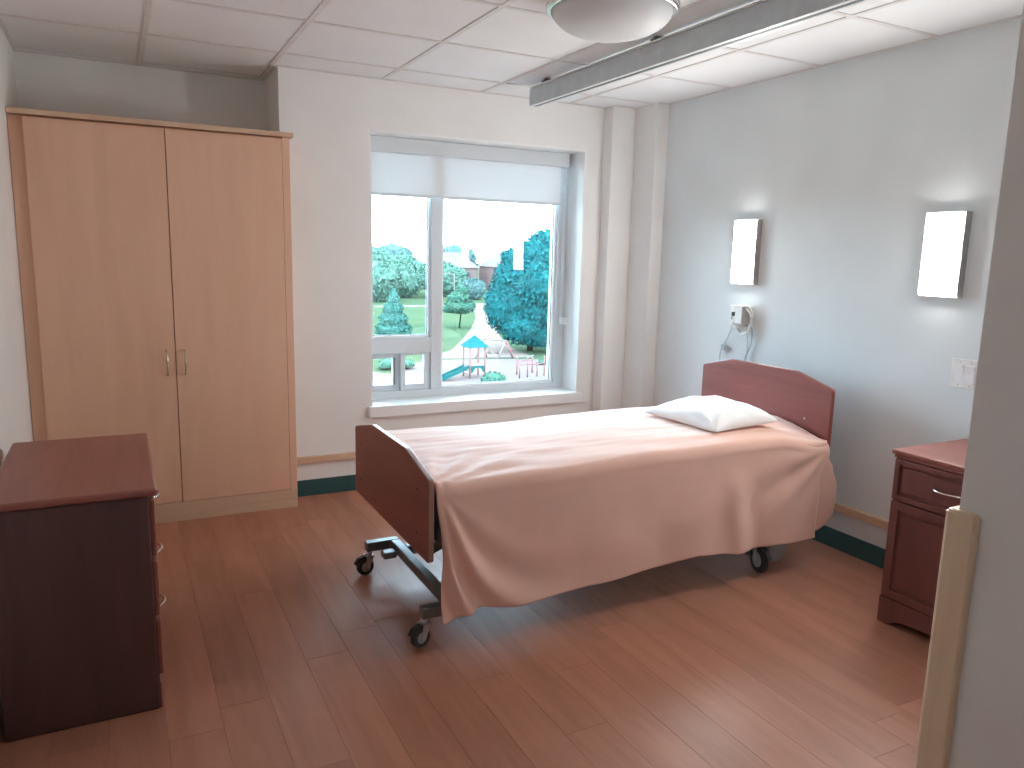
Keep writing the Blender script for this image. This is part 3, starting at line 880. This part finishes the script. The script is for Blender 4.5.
for k in range(24):
    a = 2 * math.pi * k / 24
    lp.append((-0.030, -1.140 + .064 * math.cos(a), 1.094 + .080 * math.sin(a)))
tube('coiled_cord', lp, .006, 'plastic', cs, 8, closed=True)
lp = [(-0.040, -1.146 + .058 * math.cos(2 * math.pi * k / 24), 1.082 + .074 * math.sin(2 * math.pi * k / 24)) for k in range(24)]
tube('coiled_cord', lp, .005, 'plastic', cs, 8, closed=True)
def hang(name, p, rad, mat='cord'):
    pts = []
    P = [Vector(a) for a in p]
    for i in range(len(P) - 1):
        p0 = P[max(i - 1, 0)]; p1 = P[i]; p2 = P[i + 1]; p3 = P[min(i + 2, len(P) - 1)]
        for k in range(6):
            t = k / 6
            pts.append(0.5 * ((2 * p1) + (p2 - p0) * t + (2 * p0 - 5 * p1 + 4 * p2 - p3) * t * t + (3 * p1 - p0 - 3 * p2 + p3) * t ** 3))
    pts.append(P[-1])
    return tube(name, pts, rad, mat, cs, 6)
hang('thin_cord', [(-.036, -1.052, 1.056), (-.030, -1.040, 1.02), (-.022, -1.005, .965), (-.018, -.972, .925), (-.020, -.957, .885), (-.020, -.955, .80), (-.016, -.97, .62), (-.014, -.99, .45)], .0022)
box('cord_clip', (-.024, -.012, -0.992, -0.962, .900, .932), 'cord', cs, bev=.002)
hang('call_cord', [(-.030, -1.165, 1.060), (-.022, -1.168, .98), (-.018, -1.170, .90), (-.018, -1.160, .78), (-.016, -1.15, .6), (-.014, -1.15, .45)], .0022)
hang('power_cord', [(-.036, -1.190, 1.085), (-.028, -1.205, 1.03), (-.020, -1.195, .955), (-.018, -1.160, .88), (-.018, -1.150, .80), (-.016, -1.14, .6), (-.014, -1.14, .45)], .0036)

sw = thing('light_switch', (0, -2.41, 0.97), 'white double rocker light switch plate on the wall above the nightstand', 'light switch')
box('plate', (-0.007, -0.0005, -2.475, -2.352, 0.912, 1.035), 'plastic', sw, bev=.003)
for yy in (-2.390, -2.438):
    r_ = bmesh.new(); add_prism(r_, [(-0.0072, .938), (-0.0072, 1.008), (-0.0135, 1.008), (-0.0085, .973), (-0.0085, .938)], 1, yy - .0165, yy + .0165)
    obj('rocker', r_, 'white', sw)
    for zz in (.925, 1.022):
        lathe('screw', [(.003, 0), (.003, -.001)], (-0.0071, yy, zz), 'grey_plastic', sw, axis='x', seg=8)

# ------------------------------------------------------------------ outdoors (third-floor view over a park)
GZ = -8.0
OD = 0.058          # outdoor brightness put into the colours: scaled down against sky and exposure
def od(c): return (c[0] * OD * 1.27, c[1] * OD, c[2] * OD * .83)  # red and blue weights take the sky's tint back out of the colours
def leaf_mat(name, dark, light, scale):
    m, nt, bs = new_mat(name)
    mp = coords(nt, (1, 1, 1)); n = node(nt, 'ShaderNodeTexNoise'); n.inputs['Scale'].default_value = scale; n.inputs['Detail'].default_value = 5
    nt.links.new(mp.outputs[0], n.inputs['Vector'])
    r = ramp(nt, n.outputs['Fac'], [(0.35, od(dark)), (0.68, od(light))])
    nt.links.new(r.outputs['Color'], bs.inputs['Base Color']); bs.inputs['Roughness'].default_value = .9; bs.inputs['Specular IOR Level'].default_value = 0.0
    return m
M['leaf_big'] = leaf_mat('maple_leaves', (.05, .72, .95), (.16, 1.5, 1.85), 2.2)  # teal flare cast painted into the leaf colour, as in the other greens
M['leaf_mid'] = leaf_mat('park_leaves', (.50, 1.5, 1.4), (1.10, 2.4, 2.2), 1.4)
M['leaf_far'] = leaf_mat('far_leaves', (.55, 1.4, 1.65), (.95, 1.95, 2.2), .7)  # distance haze painted in: paler than the big tree's leaves
M['leaf_young'] = leaf_mat('young_leaves', (.30, 1.2, 1.1), (.65, 1.75, 1.4), 2)
M['leaf_pine'] = leaf_mat('needle_foliage', (.32, 1.3, 1.35), (.6, 1.9, 1.8), 2)
M['grass'] = leaf_mat('lawn_grass', (.36, .80, .56), (.50, .88, .58), .09)
M['pave'] = plain('pale_path', od((1.3, 1.32, 1.4)), .9, nscale=.6, var=.05, spec=0.0)
M['sand'] = plain('play_surface', od((1.1, 1.12, 1.25)), .9, nscale=.8, var=.06, spec=0.0)
M['bark'] = plain('bark', od((.2, .22, .22)), .9, spec=0.0)
M['brick'] = plain('far_brick', od((1.35, 1.15, 1.3)), .9, nscale=2, spec=0.0)
M['roof'] = plain('roof_shingles', od((1.15, 1.2, 1.4)), .9, nscale=2, spec=0.0)
M['siding'] = plain('pale_siding', od((1.7, 1.75, 1.85)), .9, spec=0.0)
M['house_glass'] = plain('house_window', od((.5, .55, .7)), .3, spec=0.0)
M['teal_play'] = plain('teal_play_plastic', od((.03, .85, 1.1)), .5, var=.03, spec=0.0)
M['pink_play'] = plain('faded_red_play_metal', od((1.9, 1.05, 1.3)), .5, var=.03, spec=0.0)
M['white_play'] = plain('white_play_metal', od((1.8, 1.85, 2.0)), .5, var=.03, spec=0.0)

bm = bmesh.new(); add_box(bm, -350, 420, 8, 620, GZ - .5, GZ)
tag(obj('lawn', bm, 'grass'), 'green park lawn sloping away outside the window', kind='structure')
def slab(name, pts, mat, label, h=.03):
    bm = bmesh.new(); add_prism(bm, pts, 2, GZ + .001, GZ + h)
    return tag(obj(name, bm, mat), label, kind='structure')
slab('play_area', [(13.5, 40), (17.5, 56.5), (21.5, 58.2), (27.5, 57.2), (34.5, 54.2), (40, 48), (36, 36)], 'sand', 'pale playground surface below the window', .03)
slab('footpath', [(20.2, 58.6), (25.5, 64.2), (30.3, 72.5), (36.5, 84), (42.5, 96), (50, 113), (57, 128), (60, 127), (55, 114), (46.5, 96), (40.5, 84.5), (36.0, 75), (32.5, 66), (31.0, 57.5), (27.5, 58.0), (21.6, 59.0)], 'pave', 'pale footpath curving up through the park', .04)
slab('far_path', [(36, 124), (48, 124.5), (56.8, 128.2), (60.2, 127.2), (66, 117), (72, 110), (70.5, 108.5), (63, 115.5), (56, 121.5), (47, 121.5), (36, 121)], 'pave', 'far pale path crossing the park', .035)
slab('forecourt', [(5, 30), (9.5, 56), (13.2, 55.6), (16.4, 50.0), (12.5, 38), (11, 30)], 'pave', 'pale paved strip seen through the small slider', .02)

def foliage(name, blobs, n, size, mat, parent, seed, sub=3):
    """lumpy inner masses covered with leaf-clump quads"""
    rnd = random.Random(seed); bm = bmesh.new()
    for (c, rx, ry, rz) in blobs:
        r = bmesh.ops.create_icosphere(bm, subdivisions=sub, radius=1)
        for v in r['verts']:
            d = v.co.normalized(); k = .86 + .22 * noise.noise(d * 2.3 + Vector(c) * .7) + .10 * noise.noise(d * 6.0 + Vector(c))
            v.co = Vector(c) + Vector((d.x * rx, d.y * ry, d.z * rz)) * k
    wts = [rx * rz for (_, rx, ry, rz) in blobs]; tot = sum(wts)
    for (c, rx, ry, rz), w in zip(blobs, wts):
        for _ in range(int(n * w / tot)):
            d = Vector((rnd.gauss(0, 1), rnd.gauss(0, 1), rnd.gauss(0, 1))).normalized()
            k = .84 + .22 * rnd.random()
            p = Vector(c) + Vector((d.x * rx, d.y * ry, d.z * rz)) * k
            a = Vector((rnd.gauss(0, 1), rnd.gauss(0, 1), rnd.gauss(0, 1))).normalized()
            b = a.cross(d + Vector((.01, .02, .03))).normalized()
            s = size * (.6 + .8 * rnd.random()); a = a * s; b = b * s * .7
            vs = [bm.verts.new(p + q) for q in (-a, b * .6 - a * .2, a, -b * .6 + a * .1)]
            bm.faces.new(vs)
    o = obj(name, bm, mat, parent); o['kind'] = 'stuff'
    return o
def trunk(parent, x, y, h, r):
    tube('trunk', [(x, y, GZ), (x + .05 * h, y, GZ + h * .5), (x, y, GZ + h)], [r, r * .8, r * .5], 'bark', parent, 8)

def tree(name, x, y, blobs, n, size, mat, label, th, tr, seed, group=None, cat='tree'):
    t = thing(name, (x, y, GZ), label, cat, group)
    foliage('foliage', [((x + a, y + b, GZ + c), rx, ry, rz) for (a, b, c, rx, ry, rz) in blobs], n, size, mat, t, seed)
    trunk(t, x, y, th, tr)
    return t
tree('broadleaf_tree', 32.9, 61.8, [(.6, 0, 5.4, 4.6, 4.0, 4.4), (1.2, .3, 8.8, 3.0, 3.0, 2.6), (-2.6, 0, 4.4, 2.2, 2.2, 2.7), (-1.6, .2, 7.2, 2.2, 2.2, 1.9), (3.4, -.3, 5.4, 2.9, 2.6, 4.6), (-1.6, -1.2, 2.6, 2.3, 2.0, 1.8), (1.6, 0, 10.4, 1.6, 1.6, 1.5), (-1.9, .5, 9.0, 1.2, 1.1, 1.0), (3.6, 0, 9.4, 1.7, 1.7, 2.0), (-2.9, -.6, 6.0, 1.1, 1.1, 1.0), (0.6, -1.5, 1.9, 2.4, 1.8, 1.4), (-.4, -3.2, 6.4, 1.9, 1.2, 1.7), (1.4, -3.2, 4.0, 1.9, 1.2, 1.7)],
     26000, .21, 'leaf_big', 'big dense tree behind the playground, teal light cast in its leaf colour', 4.0, .35, 11)
tree('spruce_tree', 23.6, 76.0, [(0, 0, .9, 2.0, 2.0, 1.0), (0, 0, 2.0, 1.55, 1.55, 1.1), (0, 0, 3.1, 1.1, 1.1, 1.0), (0, 0, 4.1, .65, .65, .9), (0, 0, 4.9, .3, .3, .6)], 5000, .15, 'leaf_pine', 'small conical conifer on the lawn', 4.5, .12, 12)
tree('young_tree', 35.2, 84.8, [(0, 0, 2.7, 2.0, 2.0, .9), (-.2, 0, 3.7, 1.4, 1.4, .9), (.2, 0, 4.7, .8, .8, .8), (1.3, 0, 2.9, .9, .9, .5), (-1.4, 0, 2.4, .9, .9, .5)], 2600, .17, 'leaf_young', 'small young tree standing alone on the lawn', 3.6, .10, 13)
far = [('park_tree', 40.0, 136.0, 4.6, 9.6, 'leaf_mid', 'tall light green tree at the far left of the lawn'),
       ('park_tree', 49.2, 146.5, 4.2, 8.8, 'leaf_mid', 'rounded green tree second from the left beyond the lawn'),
       ('park_tree', 54.0, 160.0, 4.0, 8.0, 'leaf_far', 'tree painted hazy blue-green in the middle of the far tree line'),
       ('park_tree', 58.2, 150.0, 3.6, 7.6, 'leaf_mid', 'bushy green tree beyond the lawn just left of the mullion'),
       ('park_tree', 64.5, 158.0, 3.4, 6.4, 'leaf_mid', 'bushy green tree beyond the lawn just right of the mullion'),
       ('park_tree', 61.5, 139.0, 2.3, 4.2, 'leaf_far', 'low tree painted hazy blue-green in front of the brick house')]
for k, (nm, x, y, r, h, mt, lb) in enumerate(far):
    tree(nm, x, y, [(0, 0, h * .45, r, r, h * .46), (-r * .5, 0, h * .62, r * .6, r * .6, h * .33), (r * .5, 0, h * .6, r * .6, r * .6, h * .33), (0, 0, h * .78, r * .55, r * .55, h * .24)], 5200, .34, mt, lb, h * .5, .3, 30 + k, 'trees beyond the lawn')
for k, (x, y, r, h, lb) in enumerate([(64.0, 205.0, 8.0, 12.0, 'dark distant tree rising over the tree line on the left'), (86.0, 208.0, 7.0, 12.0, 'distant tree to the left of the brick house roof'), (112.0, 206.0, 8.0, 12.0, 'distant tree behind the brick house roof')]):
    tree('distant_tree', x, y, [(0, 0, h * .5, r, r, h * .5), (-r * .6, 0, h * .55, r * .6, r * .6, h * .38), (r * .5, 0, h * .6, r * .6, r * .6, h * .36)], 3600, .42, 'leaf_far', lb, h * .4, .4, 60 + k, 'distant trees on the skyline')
def shrub(x, y, r, h, seed, label, mat='leaf_young'):
    t = thing('shrub', (x, y, GZ), label, 'shrub', 'shrubs below the window')
    foliage('foliage', [((x, y, GZ + h * .45), r, r, h * .5), ((x + r * .6, y, GZ + h * .35), r * .6, r * .6, h * .36), ((x - r * .6, y, GZ + h * .35), r * .6, r * .6, h * .36)], 500, .14, mat, t, seed, 2)
    tube('stem', [(x, y, GZ), (x, y, GZ + h * .4)], .04, 'bark', t, 6)
shrub(20.9, 45.2, .8, .95, 81, 'leafy shrub at the foot of the play tower')
shrub(16.6, 54.4, 1.3, 1.1, 82, 'low shrub seen through the right slider pane')
shrub(29.9, 52.8, .9, .6, 83, 'low shrub beside the climbing posts')

# houses
def house(x, y, w, d, hw, hr, label, seed, ang=0.0, wins=()):
    t = thing('house', (x, y, GZ), label, 'house')
    box('walls', (x - w / 2, x + w / 2, y, y + d, GZ, GZ + hw), 'brick', t)
    bm = bmesh.new()
    o_ = .4
    A = [(x - w / 2 - o_, y - o_), (x + w / 2 + o_, y - o_), (x + w / 2 + o_, y + d + o_), (x - w / 2 - o_, y + d + o_)]
    z0 = GZ + hw + .01
    va = [bm.verts.new((p[0], p[1], z0)) for p in A]
    r0 = bm.verts.new((x - w / 2 + w * .28, y + d / 2, z0 + hr)); r1 = bm.verts.new((x + w / 2 - w * .28, y + d / 2, z0 + hr))
    bm.faces.new((va[0], va[1], r1, r0)); bm.faces.new((va[1], va[2], r1)); bm.faces.new((va[2], va[3], r0, r1)); bm.faces.new((va[3], va[0], r0)); bm.faces.new(va[::-1])
    bmesh.ops.recalc_face_normals(bm, faces=bm.faces)
    obj('roof', bm, 'roof', t)
    for (wx, wz, ww, wh) in wins:
        f = box('window', (x + wx - ww / 2, x + wx + ww / 2, y - .12, y - .01, GZ + wz, GZ + wz + wh), 'siding', t)
        box('pane', (x + wx - ww / 2 + .14, x + wx + ww / 2 - .14, y - .16, y - .121, GZ + wz + .14, GZ + wz + wh - .14), 'house_glass', f)
    return t
house(90, 172, 15, 10, 6.0, 4.2, 'brick house with hipped grey roof seen left of the big tree', 1, wins=[(-5, 3.6, 1.8, 1.6), (-1.5, 3.6, 1.6, 1.6), (2.2, 3.6, 2.2, 1.6), (5.2, 3.6, 1.4, 1.6), (-3, .8, 1.8, 1.6), (3, .8, 2.2, 1.6)])
house(73, 176, 13, 9, 5.6, 3.8, 'brick house with grey roof partly behind the tree line', 2, wins=[(-3.5, 3.2, 1.6, 1.5), (0, 3.2, 1.6, 1.5), (3.5, 3.2, 1.8, 1.5)])
sd_ = thing('shed', (76, 148, GZ), 'pale low shed with a sloping roof in front of the houses', 'shed')
box('walls', (73.2, 79, 146, 150, GZ, GZ + 2.6), 'siding', sd_)
prism('roof', [(145.5, GZ + 2.61), (150.5, GZ + 2.61), (148, GZ + 4.0)], 0, 72.8, 79.4, 'roof', sd_)

# park lamp
pl_ = thing('park_lamp', (55.7, 135.3, GZ), 'slim white park lamp post beyond the lawn', 'lamp post')
tube('pole', [(55.7, 135.3, GZ), (55.7, 135.3, GZ + 5.2)], .10, 'white_play', pl_, 8)
tube('arm', [(55.7, 135.3, GZ + 5.15), (54.4, 135.6, GZ + 5.35)], .08, 'white_play', pl_, 6)
box('lamp_head', (53.7, 54.5, 135.4, 135.8, GZ + 5.28, GZ + 5.45), 'white_play', pl_, bev=.03)

# play tower with slide
px, py = 20.9, 48.6
pt = thing('play_tower', (px, py, GZ), 'playground tower with pointed teal roof and pinkish posts', 'play tower')
s = .62
for (a, b) in ((-s, -s), (s, -s), (-s, s), (s, s)):
    tube('post', [(px + a, py + b, GZ), (px + a, py + b, GZ + 2.45)], .055, 'pink_play', pt, 8)
bm = bmesh.new()
q = [bm.verts.new((px + a, py + b, GZ + 2.40)) for (a, b) in ((-.85, -.85), (.85, -.85), (.85, .85), (-.85, .85))]
ap = bm.verts.new((px, py, GZ + 3.25))
bm.faces.new(q[::-1])
for k in range(4): bm.faces.new((q[k], q[(k + 1) % 4], ap))
obj('roof', bm, 'teal_play', pt)
box('deck', (px - .62, px + .62, py - .62, py + .62, GZ + .88, GZ + .98), 'white_play', pt)
ar = []
for k in range(13):
    a = math.pi * k / 12; ar.append((px + .40 * math.cos(a), GZ + .50 + .36 * math.sin(a)))
ar = [(px + .55, GZ + .45), (px + .55, GZ + .98), (px - .55, GZ + .98), (px - .55, GZ + .45)] + [(p[0], p[1]) for p in ar[::-1]]
prism('arch_panel', ar, 1, py - .72, py - .66, 'teal_play', pt)
bm = bmesh.new()
P0, P1 = Vector((px - .8, py - .3, GZ + .80)), Vector((px - 3.1, py - 1.0, GZ + .12))
dv = (P1 - P0); sdv = Vector((dv.y, -dv.x, 0)).normalized() * .28
for (o1, w1, hh) in ((0, 1, 0.0), (1, .14, .22), (-1, .14, .22)):
    rowsx = []
    for k in range(9):
        t = k / 8; p = P0 + dv * t; p.z = P0.z + dv.z * (t ** .85)
        base_ = p + sdv * o1
        ws = sdv * w1
        rowsx.append([bm.verts.new(base_ - ws), bm.verts.new(base_ + ws), bm.verts.new(base_ + ws + Vector((0, 0, .06 + hh))), bm.verts.new(base_ - ws + Vector((0, 0, .06 + hh)))])
    for A, B in zip(rowsx, rowsx[1:]):
        for k in range(4): bm.faces.new((A[k], A[(k + 1) % 4], B[(k + 1) % 4], B[k]))
    bm.faces.new(rowsx[0][::-1]); bm.faces.new(rowsx[-1])
bmesh.ops.recalc_face_normals(bm, faces=bm.faces)
obj('slide', bm, 'teal_play', pt)
boxes('ladder', [(px - .62, px - .56, py + .70, py + .76, GZ, GZ + 1.3), (px - .10, px - .04, py + .70, py + .76, GZ, GZ + 1.3)] + [(px - .56, px - .10, py + .71, py + .75, GZ + .2 + .22 * k, GZ + .25 + .22 * k) for k in range(4)], 'pink_play', pt)

# swing frame
sg = thing('swing_set', (28.5, 58.5, GZ), 'metal swing frame with splayed legs below the big tree', 'swing')
e0, e1 = Vector((28.1, 57.5, GZ + 1.62)), Vector((26.1, 58.4, GZ + 1.74))
tube('crossbar', [e0, e1], .07, 'white_play', sg, 8)
tube('leg', [e0, Vector((28.75, 57.3, GZ))], .10, 'pink_play', sg, 8)
tube('leg', [e0 + Vector((-.05, .05, 0)), Vector((27.15, 57.3, GZ))], .07, 'white_play', sg, 8)
tube('leg', [e1, Vector((26.7, 58.6, GZ))], .07, 'white_play', sg, 8)
tube('leg', [e1, Vector((25.4, 58.2, GZ))], .07, 'white_play', sg, 8)
for t in (.35, .7):
    p = e0.lerp(e1, t)
    tube('chain', [p + Vector((.1, .2, 0)), Vector((p.x + .1, p.y + .2, GZ + .5))], .02, 'white_play', sg, 5)
    tube('chain', [p + Vector((-.1, -.2, 0)), Vector((p.x - .1, p.y - .2, GZ + .5))], .02, 'white_play', sg, 5)
    box('swing_seat', (p.x - .14, p.x + .14, p.y - .25, p.y + .25, GZ + .44, GZ + .50), 'house_glass', sg)

# climbing posts on the right
cf = thing('climbing_frame', (25.2, 47.2, GZ), 'row of pinkish climbing posts with round caps', 'climbing frame')
for (x, y, h) in ((23.95, 46.9, 1.25), (24.75, 47.1, 1.50), (25.7, 47.3, 1.15), (26.45, 47.5, 1.45), (24.6, 48.6, 1.3), (26.2, 49.0, 1.35)):
    p_ = tube('post', [(x, y, GZ), (x, y, GZ + h)], .055, 'pink_play', cf, 8)
    lathe('cap', [(.03, 0), (.085, .03), (.085, .09), (.03, .13)], (x, y, GZ + h), 'white_play', p_, seg=10)
tube('beam', [(23.95, 46.9, GZ + 1.05), (24.75, 47.1, GZ + 1.05), (25.7, 47.3, GZ + 1.0), (26.45, 47.5, GZ + 1.05)], .04, 'pink_play', cf, 6)
tube('beam', [(24.6, 48.6, GZ + 1.1), (26.2, 49.0, GZ + 1.1)], .04, 'pink_play', cf, 6)
